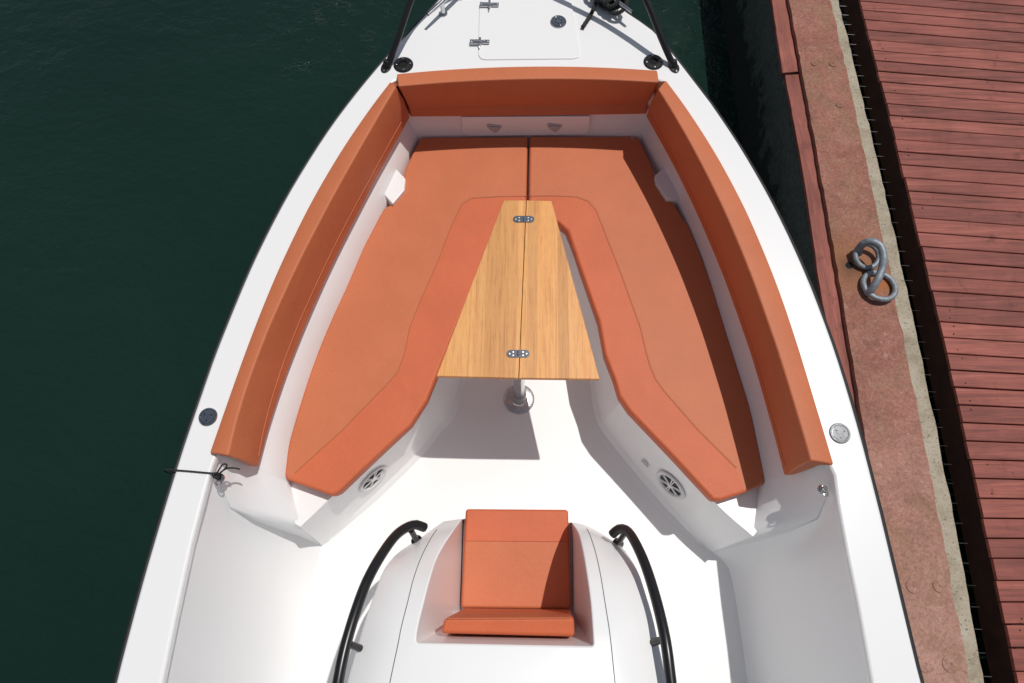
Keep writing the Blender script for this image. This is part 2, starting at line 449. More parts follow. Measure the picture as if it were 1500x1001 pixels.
# bolster measurements ------------------------------------------------
bLo = [(307,664),(326,606),(346,550),(364,500),(388,446),(410,388),(442,320),(474,264),(506,208),(546,156),(571,119)]
bLr = [(335,668),(346,610),(366,554),(386,500),(402,462),(438,388),(478,304),(514,236),(554,176),(579,127)]
bLm = [(376,683),(390,610),(411,542),(431,494),(446,458),(478,380),(510,324),(546,252),(574,208),(597,162)]
bLb = [(379,684),(396,622),(416,556),(437,506),(455,462),(472,423),(488,388),(510,340),(550,264),(570,228),(601,172)]
bRo = [(1222,681),(1198,600),(1167,500),(1138,415),(1104,330),(1077,276),(1043,218),(1009,160),(975,117)]
bRr = [(1189,675),(1171,627),(1141,550),(1134,500),(1104,408),(1077,340),(1046,282),(1012,214),(981,160),(966,131)]
bRr = [(1189,675),(1171,622),(1150,552),(1134,500),(1104,408),(1077,340),(1046,282),(1012,214),(981,160),(966,131)]
bRb = [(1149,696),(1135,645),(1108,550),(1092,500),(1060,405),(1029,323),(998,272),(978,235),(948,170)]
bRm = [(1153,697),(1140,642),(1114,550),(1097,498),(1066,405),(1035,322),(1003,268),(983,231),(951,162)]
bBo = [(581,108),(627,104),(673,100.5),(723,98),(773,97),(823,97),(873,98),(918,100),(963,103)]
bBr = [(583,127),(627,123),(673,120),(723,117),(773,116),(823,116),(873,117),(918,118),(965,121)]
bBm = [(600,161),(660,158),(720,156),(773,155),(830,154),(890,153.5),(949,153)]
bBb = [(602,172),(660,171.5),(720,171),(773,170.5),(830,170),(890,169),(947,168)]

bLo, bLr, bLm, bLb = [fair(q, 3) for q in (bLo, bLr, bLm, bLb)]
bRo, bRr, bRm, bRb = [fair(q, 3) for q in (bRo, bRr, bRm, bRb)]
bBo, bBr, bBm, bBb = [fair(q, 2, 'x') for q in (bBo, bBr, bBm, bBb)]
# deck inner edge (under the bolsters, then the open gunwale)
giL = [(300,722),(280,799),(259,895),(237,1001),(221,1080)]
giR = [(1227,735),(1241,812),(1257,890),(1277,1001),(1292,1080)]
def midp(a, b_, n, t=.55):
    A = resample(UU(a, ZG), n); B = resample(UU(b_, ZG), n)
    return [p.lerp(q, t) for p, q in zip(A, B)]
inL = midp(bLo, bLr, 14)
inR = midp(bRo, bRr, 14)
inB = midp(bBo, bBr, 9)
g_L3 = UU(giL, ZG); g_R3 = UU(giR, ZG)
aftL = g_L3[-1]+(g_L3[-1]-g_L3[-2]).normalized()*3.4; aftR = g_R3[-1]+(g_R3[-1]-g_R3[-2]).normalized()*3.4
cornL = U(311, 684, ZG); cornR = U(1222, 696, ZG)
innerp = [aftL]+g_L3[::-1]+[cornL]+inL[1:-2]+[U(576,119,ZG), U(592,113,ZG)]+inB[2:-2]+[U(953,112,ZG), U(970,119,ZG)]+inR[::-1][2:-1]+[cornR]+g_R3+[aftR]
dk = inset(outer, .004, ZG)
g = G()
top = dk+[Vector(p) for p in innerp[::-1]]
g.prism(top, .045)
deck = g.make('deck', M['gel'], boat, 40); bevel(deck, .014, 3, 50)
# stern deck closing the cockpit
g = G()
g.prism([dk[0], dk[-1], Vector((aftR.x, aftR.y, ZG)), Vector((aftL.x, aftL.y, ZG))], .045)
g.add([aftL+Vector((0, 0, -.02)), aftR+Vector((0, 0, -.02)), Vector((aftR.x, aftR.y, ZF)), Vector((aftL.x, aftL.y, ZF))], [[0, 1, 2, 3]])
g.make('transom', M['gel'], boat)

# floor
fl = inset(outer, .17, ZF)
g = G(); g.add(fl, [list(range(len(fl)))])
g.make('cockpit_floor', M['gelfloor'], boat)

# seat cushion outlines ------------------------------------------------
cLout = [(616,200.5),(605,222),(595,243),(591,256),(591,270),(584,288),(574,298),(563,304),(553,321),(530,364),(506,420),(492,450),(470,502),(452,549),(438,594),(422,650),(415,697)]
cLaft = [(486,726),(497,721)]
cLin = [(560,661),(602,622),(625,586),(638,554),(665,488),(698,408),(732,324)]
cRout = [(933,199),(938,206),(951,233),(958,250),(960,264),(970,285),(985,294),(998,315),(1009,330),(1029,377),(1046,425),(1066,490),(1081,538),(1098,592),(1110,645),(1120,690),(1122,708)]
cRaft = [(1056,733),(1045,733)]
cRin = [(985,668),(922,602),(907,580),(900,556),(886,520),(877,471),(852,399),(832,338),(818,326)]
stL = [(432,693),(500,632),(570,560),(582,546),(592,520),(600,481),(612,450),(640,386),(661,332),(676,300),(690,291),(730,288.5),(768,288)]
stR = [(1078,686),(1020,628),(973,574),(960,556),(953,540),(947,520),(938,481),(910,403),(873,309),(862,296),(845,289),(810,287.5),(776,288)]

def smooth_cols(cols, n):      # resample each lengthwise line equally by index
    out = []
    for c in cols:
        q = []
        e = [2*c[0]-c[1]]+list(c)+[2*c[-1]-c[-2]]
        for i in range(1, len(e)-2):
            for k in range(n):
                t = k/n; a, b_, cc, d = e[i-1:i+3]
                q.append(.5*((2*b_)+(cc-a)*t+(2*a-5*b_+4*cc-d)*t*t+(3*b_-a-3*cc+d)*t**3))
        q.append(c[-1]); out.append(q)
    return out
def pathstrip(rowsets, name, m, parent=boat, sharp=40, bev=0):
    g = G()
    for rs in rowsets: g.loft(rs)
    o = g.make(name, m, parent, sharp)
    if bev: bevel(o, bev, 3, 30)
    return o
# forward seating liner: from the deck edge, behind the bolsters, down to the bench
def outw(pts, d, z=None):
    out = []; n = len(pts)
    for i, p in enumerate(pts):
        a = pts[max(0, i-1)]; b_ = pts[min(n-1, i+1)]; t = b_-a
        nn = Vector((t.y, -t.x, 0)).normalized()
        out.append(Vector((p.x, p.y, p.z if z is None else z))+nn*d)
    return out
NL = 40
bedge = UU([(616,199),(700,197),(775,196),(860,195.5),(931,196)], .62)
def clean(pts):      # cushion edge without the notch: a fair line
    return resample(pts, NL)
lowL = clean(UU([(418,704),(424,650),(440,594),(472,502),(509,420),(533,364),(557,316),(578,270),(612,199)], .70))
lowR = clean(UU([(1120,706),(1108,645),(1096,592),(1064,490),(1044,425),(1028,377),(1009,330),(985,281),(962,240),(940,199)], .70))
lowL = outw(lowL, -.004); lowR = outw(lowR, .004)
def linerside(low, bb, ins, sgn):
    Bt = outw(resample(UU(bb, .845), NL), -.055*sgn, .86)
    Bt[-1] = U(599, 169, .86)+Vector((-.045, .05, 0)) if sgn > 0 else U(950, 167, .86)+Vector((.045, .05, 0))
    Tp = resample([Vector((p.x, p.y, 1.06)) for p in ins], NL)
    m1 = [a.lerp(b_, .55) for a, b_ in zip(low, Bt)]
    return [[p-Vector((0, 0, .1)) for p in low], low, m1, Bt, Tp]
sL = linerside(lowL, bLb, inL, 1); sR = linerside(lowR, bRb, inR, -1)
cB = resample([Vector((p.x, p.y, 1.06)) for p in inB], 16)
lowB = resample([lowL[-1], U(775,196.5,.70), lowR[-1]], 16)
bBt = resample([sL[3][-1]]+[p+Vector((0,.055,0)) for p in UU([(640,170.5),(690,170),(773,169),(870,168),(920,168)], .86)]+[sR[3][-1]], 16, False)
m1B = [a.lerp(b_, .55) for a, b_ in zip(lowB, bBt)]
m1B[0] = sL[2][-1]; m1B[-1] = sR[2][-1]
cB[0] = sL[4][-1]; cB[-1] = sR[4][-1]
liner = pathstrip([sL, sR, [[p-Vector((0, 0, .1)) for p in lowB], lowB, m1B, bBt, cB]], 'seating_liner', M['gel'], sharp=60)

# bench: top, ledge and walls
btop = [(440,772),(490,724),(603,613),(626,585),(640,553),(689,440),(731,330),(742,320),(805,318),(822,331),(852,409),(880,492),(905,580),(922,606),(1046,735),(1103,786)]
bbot = [(472,800),(520,753),(607,668),(640,628),(662,598),None,None,None,None,None,None,(870,552),(879,603),(898,640),(1000,762),(1043,809)]
T3 = UU(btop, .615)
B3 = [U(*q, ZF-.005) if q else Vector((t.x, t.y, ZF-.005)) for t, q in zip(T3, bbot)]
T3d, B3d = smooth_cols([T3, B3], 5)
def outv(pts, d, dz):
    o = outw(pts, d); n = len(pts)
    wt = [min(1, i/7, (n-1-i)/7) for i in range(n)]
    return [Vector((q.x+(p.x-q.x)*f, q.y+(p.y-q.y)*f, q.z+dz)) for p, q, f in zip(o, pts, wt)]
lowr = [t.lerp(b_, .74) for t, b_ in zip(T3d, B3d)]
g = G(); g.loft([T3d, [t.lerp(b_, .4) for t, b_ in zip(T3d, B3d)], lowr, outv([t.lerp(b_, .9) for t, b_ in zip(T3d, B3d)], .012, 0), outv(B3d, .035, .012), outv(B3d, .075, .004)])
topoly = [p.copy() for p in T3d]+[U(1108,780,.615), U(1118,748,.615), lowR[0]+Vector((.03,0,.004))]+[p+Vector((.02,0,.005)) for p in lowR[3::4]]+[p+Vector((0,.02,.005)) for p in lowB[::-1][3:-3:3]]+[p+Vector((-.02,0,.005)) for p in lowL[::-1][1::4]]+[lowL[0]+Vector((-.03,0,.004)), U(424,748,.615), U(433,768,.615)]
for p in topoly: p.z = .615
g.add(topoly, [list(range(len(topoly)))])
bench = g.make('bench_base', M['gel'], boat, 60); bevel(bench, .028, 4, 22)

# cockpit sides aft of the seating, and the sloping bulkheads joining them
def side(gi, flr, st0, corner, aft):
    g3 = [corner]+UU(gi, 1.06)[0:]; 
    f3 = UU(flr, ZF)
    g3[0] = Vector((corner.x, corner.y, 1.07))
    n = 16
    Gp = resample(g3, n); Fp = resample(f3, n)
    cols = []
    for k in range(n):
        if k == 0: cols.append(st0); continue
        a, b_ = Gp[k], Fp[k]
        # cove profile
        prof = [(0, 0), (.10, .30), (.28, .60), (.52, .82), (.78, .96), (1, 1)]
        cur = [Vector((a.x+(b_.x-a.x)*s, a.y+(b_.y-a.y)*s, a.z+(b_.z-a.z)*t)) for s, t in prof]
        f = min(1, k/5.0); f = f*f*(3-2*f)
        if k < 5:
            d0 = [st0[j]-(Gp[0].lerp(Fp[0], prof[j][0])) for j in range(6)]
            base0 = [Gp[0].lerp(Fp[0], s) for s, t in prof]
            for j, (s, t) in enumerate(prof):
                base0[j].z = Gp[0].z+(Fp[0].z-Gp[0].z)*t
            cur = [c+(st0[j]-base0[j])*(1-f)*.8 for j, c in enumerate(cur)]
        cols.append(cur)
    e = cols[-1]; d = (Gp[-1]-Gp[-2]).normalized()*3.3
    cols.append([p+d for p in e])
    return cols
st0L = UU([(311,684,1.07),(338,746,.86),(372,762,.66),(408,776,.48),(440,787,.32),(471,800,.2)])
st0R = UU([(1223,700,1.07),(1196,762,.86),(1158,779,.66),(1116,791,.48),(1080,801,.32),(1043,809,.2)])
flL = [(471,800),(460,840),(448,905),(434,980),(420,1070)]
flR = [(1043,809),(1066,830),(1076,870),(1087,940),(1095,1001),(1104,1070)]
cl = side(giL, flL, st0L, cornL, 0); cr = side(giR, flR, st0R, cornR, 0)
pathstrip([cl], 'cockpit_side', M['gel'], sharp=60); pathstrip([cr], 'cockpit_side', M['gel'], sharp=60)
stepL = UU([(311,684,1.07),(338,744,.87),(370,757,.76),(400,765,.68),(424,771,.625),(440,772,.615)])
stepR = UU([(1223,700,1.07),(1196,761,.87),(1165,771,.76),(1135,779,.68),(1112,785,.625),(1103,786,.615)])
upL = UU([(308,666,1.08),(335,671,1.0),(358,677,.9),(380,680,.82),(401,676,.72),(422,682,.615)])
upR = UU([(1221,684,1.08),(1190,680,1.0),(1170,690,.9),(1150,697,.82),(1126,706,.70),(1104,740,.615)])
def linedge(S):
    lo0, m0, b0, t0 = S[1][0], S[2][0], S[3][0], S[4][0].copy()
    t0.z = 1.075; e = lo0.copy(); e.z = .617
    return [None, t0.lerp(b0, .4), b0, m0, lo0, e]
upL = linedge(sL); upR = linedge(sR)
upL[0] = U(308, 666, 1.08); upR[0] = U(1222, 683, 1.08)
upL[1] = U(336, 669, 1.0); upR[1] = U(1190, 679, 1.0)
def rounded(a, b_, c):      # fair the crease between bulkhead and toe band
    r1 = [p.lerp(q, .82) for p, q in zip(a, b_)]; r2 = [p.lerp(q, .30) for p, q in zip(b_, c)]
    m_ = [(p+q+2*r)/4 for p, q, r in zip(r1, r2, b_)]
    return [a, [p.lerp(q, .5) for p, q in zip(a, b_)], r1, m_, r2, [p.lerp(q, .65) for p, q in zip(b_, c)], c]
pathstrip([rounded(upL, stepL, st0L)], 'bulkhead', M['gel'], sharp=85)
pathstrip([rounded(upR, stepR, st0R)], 'bulkhead', M['gel'], sharp=85)

# wall pods beside the cushions
for px, in (([(572,238),(594,262),(592,279),(575,299),(555,276)],), ([(981,238),(959,257),(961,268),(977,292),(1003,292)],)):
    P = UU(px, .724)
    g = G(); g.prism(P, .165)
    bevel(g.make('wall_pod', M['gel'], boat), .006, 3)

# ---- locker door under the bow backrest
def onwall(x, y, z0=.61, z1=.90):          # point on the forward liner wall
    a = U(x, 196.5, .70); b_ = U(x, 169, .86)+Vector((0, .03, 0))
    nrm = Vector((1, 0, 0)).cross(b_-a).normalized()
    r = ray(x, y); o = Vector((0, 0, HC))
    t = (a-o).dot(nrm)/r.dot(nrm)
    return o+r*t, nrm
q = [onwall(x, y)[0] for x, y in ((676,170),(864,169),(863,190),(856,196),(684,198),(677,192))]
nrm = onwall(770, 185)[1]
if nrm.y > 0: nrm = -nrm
g = G(); g.prism([p+nrm*.010 for p in q], -nrm*.016)
door = g.make('locker_door', M['gel'], boat); bevel(door, .003, 2)
for cx, cy in ((724, 185.5), (812, 184.5)):
    c = onwall(cx, cy)[0]+nrm*.014; ux = Vector((1, 0, 0)); uy = nrm.cross(ux).normalized()
    if uy.z < 0: uy = -uy
    g = G()
    sh = [(-.045, .022), (-.030, .030), (.040, .018), (.045, .006), (.018, -.030), (.002, -.036), (-.040, .004)]
    g.prism([c+ux*a+uy*b_ for a, b_ in sh], -nrm*.006)
    sh2 = [(-.034, .014), (-.012, .014), (.030, .010), (.008, -.022)]
    g.prism([c+ux*a+uy*b_+nrm*.007 for a, b_ in sh2], -nrm*.006)
    bevel(g.make('latch', M['latchgrey'], door), .003, 2)

# ---- speakers and lights in the bench front
def frontplane(i, j):
    a, b_, c = T3[i], T3[j], B3[i]
    n = (b_-a).cross(c-a).normalized()
    if n.y > 0: n = -n
    return a, n
def hit(x, y, pl):
    o = Vector((0, 0, HC)); r = ray(x, y); return o+r*((pl[0]-o).dot(pl[1])/r.dot(pl[1]))
plL = frontplane(1, 2); plR = (T3[14], ((T3[13]-T3[14]).cross(B3[14]-T3[14])).normalized())
if plR[1].y > 0: plR = (plR[0], -plR[1])
def speaker(x, y, pl, lbl):
    c = hit(x, y, pl)+pl[1]*.002; ax = pl[1]
    g = G(); g.lathe([(.066, .0), (.092, .0), (.092, .004), (.086, .010), (.074, .010), (.069, .004), (.066, .0)], c, ax, 40)
    ring = g.make('speaker', M['plastic'], boat)
    g = G(); g.lathe([(.068, .0), (.068, .001), (.030, .0012), (.0, .0015)], c, ax, 32)
    g.make('cone', M['cone'], ring)
    a = ax.orthogonal().normalized(); b_ = ax.cross(a); g = G()
    g.lathe([(.017, .002), (.019, .006), (.014, .011), (.0, .012)], c, ax, 24)
    for k in range(6):
        t = 2*math.pi*k/6+.3
        for s in (-1, 1):
            d = a*math.cos(t)+b_*math.sin(t); e = -a*math.sin(t)+b_*math.cos(t)
            p0 = c+d*.014+e*s*.003+ax*.007; p1 = c+d*.071+e*s*.0075+ax*.006
            wv = e*.0030
            g.prism([p0-wv, p1-wv, p1+wv, p0+wv], -ax*.003)
    g.make('grille', M['plastic'], ring)
speaker(546, 701, plL, ''); speaker(983, 710, plR, '')
def oval(x, y, pl, s=1):
    c = hit(x, y, pl); n = pl[1]; h = Vector((-n.y, n.x, 0)).normalized(); v = n.cross(h).normalized()
    def el(a, b_, o): return [c+h*a*math.cos(t)+v*b_*math.sin(t)+n*o for t in [2*math.pi*k/24 for k in range(24)]]
    g = G(); g.prism(el(.026*s, .011*s, .004), -n*.006)
    l = g.make('courtesy_light', M['steel'], boat); bevel(l, .001, 2)
    g = G(); g.prism(el(.019*s, .006*s, .0055), -n*.003)
    g.make('lens', M['plastic'], l)
oval(944.5, 679, plR); oval(592, 664, plL, .8)

# ---- foredeck hatch and fittings
def P(x, y, dz=0): return U(x, y, ZG+dz)
lid = [(702,10),(700,80),(704,86),(712,87.5),(840,86),(848,84),(850,79),(844,40),(837,0),(826,-50),(715,-50)]
g = G(); g.prism(UU(lid, ZG+.006), .02)
hatch = g.make('foredeck_hatch', M['gel'], boat); bevel(hatch, .005, 3)
def latch(x, y):
    c = P(x, y, .012); g = G()
    g.box(c+Vector((-.022, 0, .003)), .055, .030, .006); g.box(c+Vector((.034, 0, .003)), .042, .024, .006)
    g.box(c+Vector((.004, 0, .008)), .012, .046, .010)
    g.tube([c+Vector((-.03, 0, .008)), c+Vector((.03, 0, .008))], .006, 10)
    g.tube([c+Vector((.002, -.02, .006)), c+Vector((.002, -.045, .004))], .0035, 8)
    h = g.make('hatch_hinge', M['steel'], boat); bevel(h, .0015, 2)
    for dx in (.046, -.042):
        g = G(); g.lathe([(.004, 0), (.004, .002), (0, .003)], c+Vector((dx, 0, .006)), n=12); g.make('screw', M['steelr'], h)
latch(702, 62); latch(716, 7.5)
def cap(x, y, r, name, dz=0, slots=3):
    c = P(x, y, dz); g = G()
    g.lathe([(r, 0), (r, .003), (r*.93, .006), (r*.80, .006), (r*.77, .0035), (r*.72, .0035), (r*.70, .0055), (0, .0055)], c, n=40)
    o = g.make(name, M['capsteel'], boat)
    for k in range(slots):
        t = 2*math.pi*k/slots+.4; g = G()
        g.lathe([(r*.09, 0), (r*.09, .0012), (0, .0014)], c+Vector((math.cos(t)*r*.42, math.sin(t)*r*.42, .0056)), n=10)
        g.make('key_hole', M['black'], o)
    for k in range(7):
        t = math.pi*1.5+(k-3)*.2; g = G()
        g.box(c+Vector((math.cos(t)*r*.865, math.sin(t)*r*.865, .0063)), r*.07, r*.12, .0008, t)
        g.make('engraved_mark', M['black'], o)
    return o
cap(305, 611, .040, 'filler_cap'); cap(1230, 635, .044, 'filler_cap')
cap(818, 32, .043, 'filler_cap', .009, 6)
def rodholder(x, y):
    c = P(x, y); g = G()
    g.lathe([(.0, .001), (.022, .001), (.024, .008), (.047, .007), (.052, .003), (.052, 0)], c, n=36)
    o = g.make('rod_holder', M['black'], boat)
    g = G(); g.lathe([(.021, 0), (.021, .002), (0, .0022)], c, n=24); g.make('hole', M['hole'], o)
    for t in (0.1, 1.67, 3.24, 4.81):
        g = G(); g.lathe([(.005, 0), (.005, .002), (0, .003)], c+Vector((math.cos(t)*.037, math.sin(t)*.037, .0078)), n=10)
        g.make('screw', M['steel'], o)
rodholder(591, 95.5); rodholder(957, 91.5)

# bow rail: one black tube rising forward from both sides
path = [(568,96,1.10),(583,57,1.19),(603,-2,1.30),(625,-50,1.38),(660,-95,1.44),(710,-125,1.47),(765,-135,1.48),(820,-125,1.47),(868,-95,1.44),(912,-52,1.38),(945,-2,1.30),(968,55,1.19),(986,96,1.10)]
g = G(); g.tube(resample(UU(path), 60), .0165, 16)
rail = g.make('bow_rail', M['black'], boat)
for (x, y, x2, y2) in ((566,99,571,90), (987,99,982,90)):
    c = P(x, y); d = (P(x2, y2)-c).normalized(); g = G()
    e = Vector((-d.y, d.x, 0))
    pts = [c+d*math.cos(t)*.040+e*math.sin(t)*.026+Vector((0, 0, .007)) for t in [2*math.pi*k/28 for k in range(28)]]
    g.prism(pts, .007)
    g.tube([c+d*.008+Vector((0, 0, .0)), c+d*.022+Vector((0, 0, .03))], [.024, .018], 16)
    f = g.make('rail_foot', M['black'], rail); bevel(f, .002, 2)
    g = G(); g.lathe([(.005, 0), (.005, .002), (0, .003)], c-d*.030+Vector((0, 0, .007)), n=12); g.make('screw', M['steel'], rail)
# cleats
def cleat(ax, ay, bx, by, legs):
    a = P(ax, ay, .075); b_ = P(bx, by, .075); g = G()
    L = resample([a+Vector((0, 0, .004)), a.lerp(b_, .25), a.lerp(b_, .5), a.lerp(b_, .75), b_+Vector((0, 0, .004))], 16)
    rr = [.007+.006*math.sin(math.pi*min(1, max(0, (i+.6)/16.2))) for i in range(16)]
    g.tube(L, rr, 12)
    for t in legs:
        p = a.lerp(b_, t)
        d = (b_-a).normalized(); e = Vector((-d.y, d.x, 0))
        g.tube([p, Vector((p.x, p.y, ZG+.01))], [.010, .013], 12)
        g.lathe([(.024, 0), (.024, .004), (.018, .009), (0, .009)], Vector((p.x, p.y, ZG)), n=20)
    return g.make('cleat', M['steel'], boat)
c1 = cleat(627, 23, 700, -47, (.27, .62)); c2 = cleat(926, 19, 850, -40, (.30, .66))
# pad eyes on the gunwale inner edge
def padeye(x, y, z, rot=0):
    c = U(x, y, z); g = G()
    g.lathe([(.020, -.006), (.020, .003), (.015, .006), (0, .006)], c, (0, -.5, .8), 20)
    g.torus(c+Vector((0, -.006, .012)), .014, .0035, (1, .4, .2), 24, 8)
    g.torus(c+Vector((.004, -.020, .012)), .011, .003, (.3, .2, 1), 20, 8)
    return g.make('pad_eye', M['steel'], boat)
padeye(322, 701, 1.045); padeye(1205, 717, 1.02)
# snap stud on the right cushion's corner lies on the liner
g = G(); g.lathe([(.007, 0), (.007, .003), (.004, .006), (0, .007)], U(925.5, 203, ZS+.001), n=14)
stud = g

# ------------------------------------------------------------------ console
eL = [(678,760),(663,779),(642,813),(631,843),(621,881),(612,918),(609,942)]
eR = [(836.5,765),(847,781),(854,808.5),(860,844),(865,881.5),(868,919),(869.5,947)]
sLm = [(650,764),(636,781),(619,812),(606,847),(597,883),(588,918),(583,944)]
sRm = [(853,768),(862,779),(872,808),(880,844),(886,881.5),(892,919),(895.5,947)]
oL = [(628,781),(602,797),(580,813),(562,835),(547,873),(535,908),(524,944)]
oR = [(880,781),(905,797),(922,815),(936,840),(947,873),(957,907),(965,944)]
zz = [.70,.91,1.05,1.155,1.225,1.27,1.29]
def cz(pts, dz=0, k=1): return [U(x, y, z-dz*k) for (x, y), z in zip(pts, zz)]
EL3, ER3 = cz(eL), cz(eR); SL3, SR3 = cz(sLm, .008), cz(sRm, .008); OL3, OR3 = cz(oL, .085), cz(oR, .085)
for lst in (EL3, ER3, SL3, SR3, OL3, OR3): pass
extra_y = [(1001, 1.315), (1060, 1.33)]
def ext(lst, p1, p2, dz): return lst+[U(*p1, 1.315-dz), U(*p2, 1.33-dz)]
OL3 = ext(OL3, (508,1001), (494,1062), .085); OR3 = ext(OR3, (977,1001), (986,1062), .085)
SL3 = ext(SL3, (571,1001), (561,1062), .008); SR3 = ext(SR3, (901,1001), (909,1062), .008)
EL3b = EL3+[U(606,1001,1.315), U(603,1062,1.33)]; ER3b = ER3+[U(873,1001,1.315), U(876,1062,1.33)]
nb = 6
OLs, SLs, ELs, ERs, SRs, ORs = smooth_cols([OL3, SL3, EL3b, ER3b, SR3, OR3], 4)
def drop(c, d, z): return [Vector((p.x+d, p.y, z)) for p in c]
def below(c, d, dz): return [Vector((p.x+d, p.y, max(ZF, p.z-dz))) for p in c]
k0 = 6*4
g = G()
g.loft([drop(OLs, -.01, ZF), below(OLs, -.012, .16), OLs, [a.lerp(b_, .5)+Vector((0, 0, .020)) for a, b_ in zip(OLs, SLs)], SLs, ELs])
g.loft([ERs, SRs, [a.lerp(b_, .5)+Vector((0, 0, .020)) for a, b_ in zip(ORs, SRs)], ORs, below(ORs, .012, .16), drop(ORs, .01, ZF)])
# aft top between the recess edges
mid = []
for k in range(k0, len(ELs)):
    mid.append([ELs[k].lerp(ERs[k], t) for t in (0, .25, .5, .75, 1)])
g.loft(mid)
# recess walls
bl = [U(677.5,760,.53), U(674.5,892,.53)]; br = [U(837.5,765,.53), U(838.5,894,.53)]
WL = [bl[0].lerp(bl[1], k/(k0)) for k in range(k0+1)]; WR = [br[0].lerp(br[1], k/(k0)) for k in range(k0+1)]
dbk = Vector((0, -.04, 0)); 
for k in range(k0+1):
    WL[k] = WL[k]+dbk*(k/k0)**2; WR[k] = WR[k]+dbk*(k/k0)**2
g.loft([ELs[:k0+1], WL]); g.loft([ERs[:k0+1], WR])
g.loft([[ELs[k0].lerp(ERs[k0], t) for t in (0, .25, .5, .75, 1)], [WL[k0].lerp(WR[k0], t) for t in (0, .25, .5, .75, 1)]])
g.add([WL[0], WL[k0], WR[k0], WR[0]], [[0, 1, 2, 3]])
# front wall
fr = [OLs[0], SLs[0], ELs[0], WL[0], WR[0], ERs[0], SRs[0], ORs[0]]
g.loft([fr, [Vector((p.x*1.0, p.y+.03, ZF)) for p in fr]])
# rear wall
rr_ = [OLs[-1], SLs[-1], ELs[-1], ERs[-1], SRs[-1], ORs[-1]]
g.loft([rr_, [Vector((p.x+(-.01 if k == 0 else .01 if k == 5 else 0), p.y, ZF)) for k, p in enumerate(rr_)]])
console = g.make('console', M['gel'], boat, 50); bevel(console, .008, 3, 40)
# seams of the moulding
for c in (SLs, SRs):
    g = G(); g.tube([p+Vector((0, 0, .0002)) for p in resample(c[3:], 50, False)], .0016, 6)
    g.make('panel_seam', M['groove'], console)
# handrails
def handrail(px, z, posts):
    pts = resample([U(x, y, q) for (x, y), q in zip(px, z)], 44); g = G()
    g.tube(pts, .0195, 16)
    e = pts[0]; g.lathe([(.0195, 0), (.016, .006), (.008, .009), (0, .0095)], e, (pts[0]-pts[1]), 16)
    h = g.make('handrail', M['black'], boat)
    for (a, b_) in posts:
        a = U(*a); b_ = U(*b_); d = (b_-a).normalized(); g = G()
        g.tube([a, b_], .0125, 14)
        g.lathe([(.013, -.001), (.024, 0), (.024, .004), (.014, .005), (.013, .012)], b_-d*.006, -d, 20)
        g.make('rail_post', M['black'], h)
ext_ = lambda a, b_: (2*b_[0]-a[0], 2*b_[1]-a[1])
handrail([(622,773),(606,769),(583,781.5),(561,809.5),(538,850.6),(520,899),(505,951),(495,1001),(486,1062)],
         [.97,1.0,1.06,1.14,1.21,1.26,1.29,1.305,1.31],
         [((602,777,1.0),(611,793,.86)), ((512,944,1.28),(536,953,1.19))])
handrail([(897,783),(907,775),(919,778),(931,796),(946,830),(962,882),(975,940),(983,1001),(991,1062)],
         [.97,.99,1.03,1.10,1.17,1.24,1.29,1.305,1.31],
         [((916,780,1.0),(905,797,.85)), ((971,937,1.28),(948,944,1.19))])

# ------------------------------------------------------------------ bolster cushions (lie on the gunwale)
def bolster(name, rows, label, cat, group, z, N=46, endsharp=True):
    lo_, lr, lm, lb = rows
    O = resample(UU(lo_, z[0]), N); Rg = resample(UU(lr, z[1]), N)
    Mm = resample(UU(lm, z[2]), N); B = resample(UU(lb, z[3]), N)
    rings = []
    for o, r, m_, b_ in zip(O, Rg, Mm, B):
        back = (o-b_); back.z = 0; back.normalize()
        fm = r.lerp(m_, .5)-back*.010+Vector((0, 0, .004))
        ol = Vector((o.x, o.y, 1.093)); k = b_+back*.045; k.z = b_.z+.005
        ol2 = ol-back*.05; ol2.z = 1.093
        ol3 = ol2-back*0.012; ol3.z = 1.02
        tmid = o.lerp(r, .5)+Vector((0, 0, .006))
        if (ol3-k).dot(back) < 0: ol3 = k+back*.01; ol3.z = 1.02
        rings.append([ol, o, tmid, r, fm, m_, b_, k, ol3, ol2])
    c0 = sum(rings[0], Vector())/10; c1_ = sum(rings[-1], Vector())/10
    e = empty(name, ((c0+c1_)/2).to_tuple()); e.location.z = 1.0
    tag(e, label, cat, group)
    g = G(); g.loft(rings, True, True)
    b = g.make('cover', M['lea'], e, 60); bevel(b, .013, 4, 28)
    g = G(); g.tube([p+Vector((0, 0, .0015)) for p in Mm[1:-1]], .0026, 6)
    g.make('piping', M['lea'], e)
    return e
bolster('backrest_cushion', (bLo, bLr, bLm, bLb), 'long curved backrest cushion on the open water side, beside the knotted black cord', 'cushion', 'backrest cushions round the bow seating', (1.11, 1.125, .905, .845))
bolster('backrest_cushion', (bRo[::-1], bRr[::-1], bRm[::-1], bRb[::-1]), 'long curved tan backrest cushion along the quay side of the bow seating', 'cushion', 'backrest cushions round the bow seating', (1.11, 1.125, .905, .845))
bolster('backrest_cushion', (bBo, bBr, bBm, bBb), 'straight tan backrest cushion across the bow in front of the foredeck hatch', 'cushion', 'backrest cushions round the bow seating', (1.11, 1.125, .895, .835))

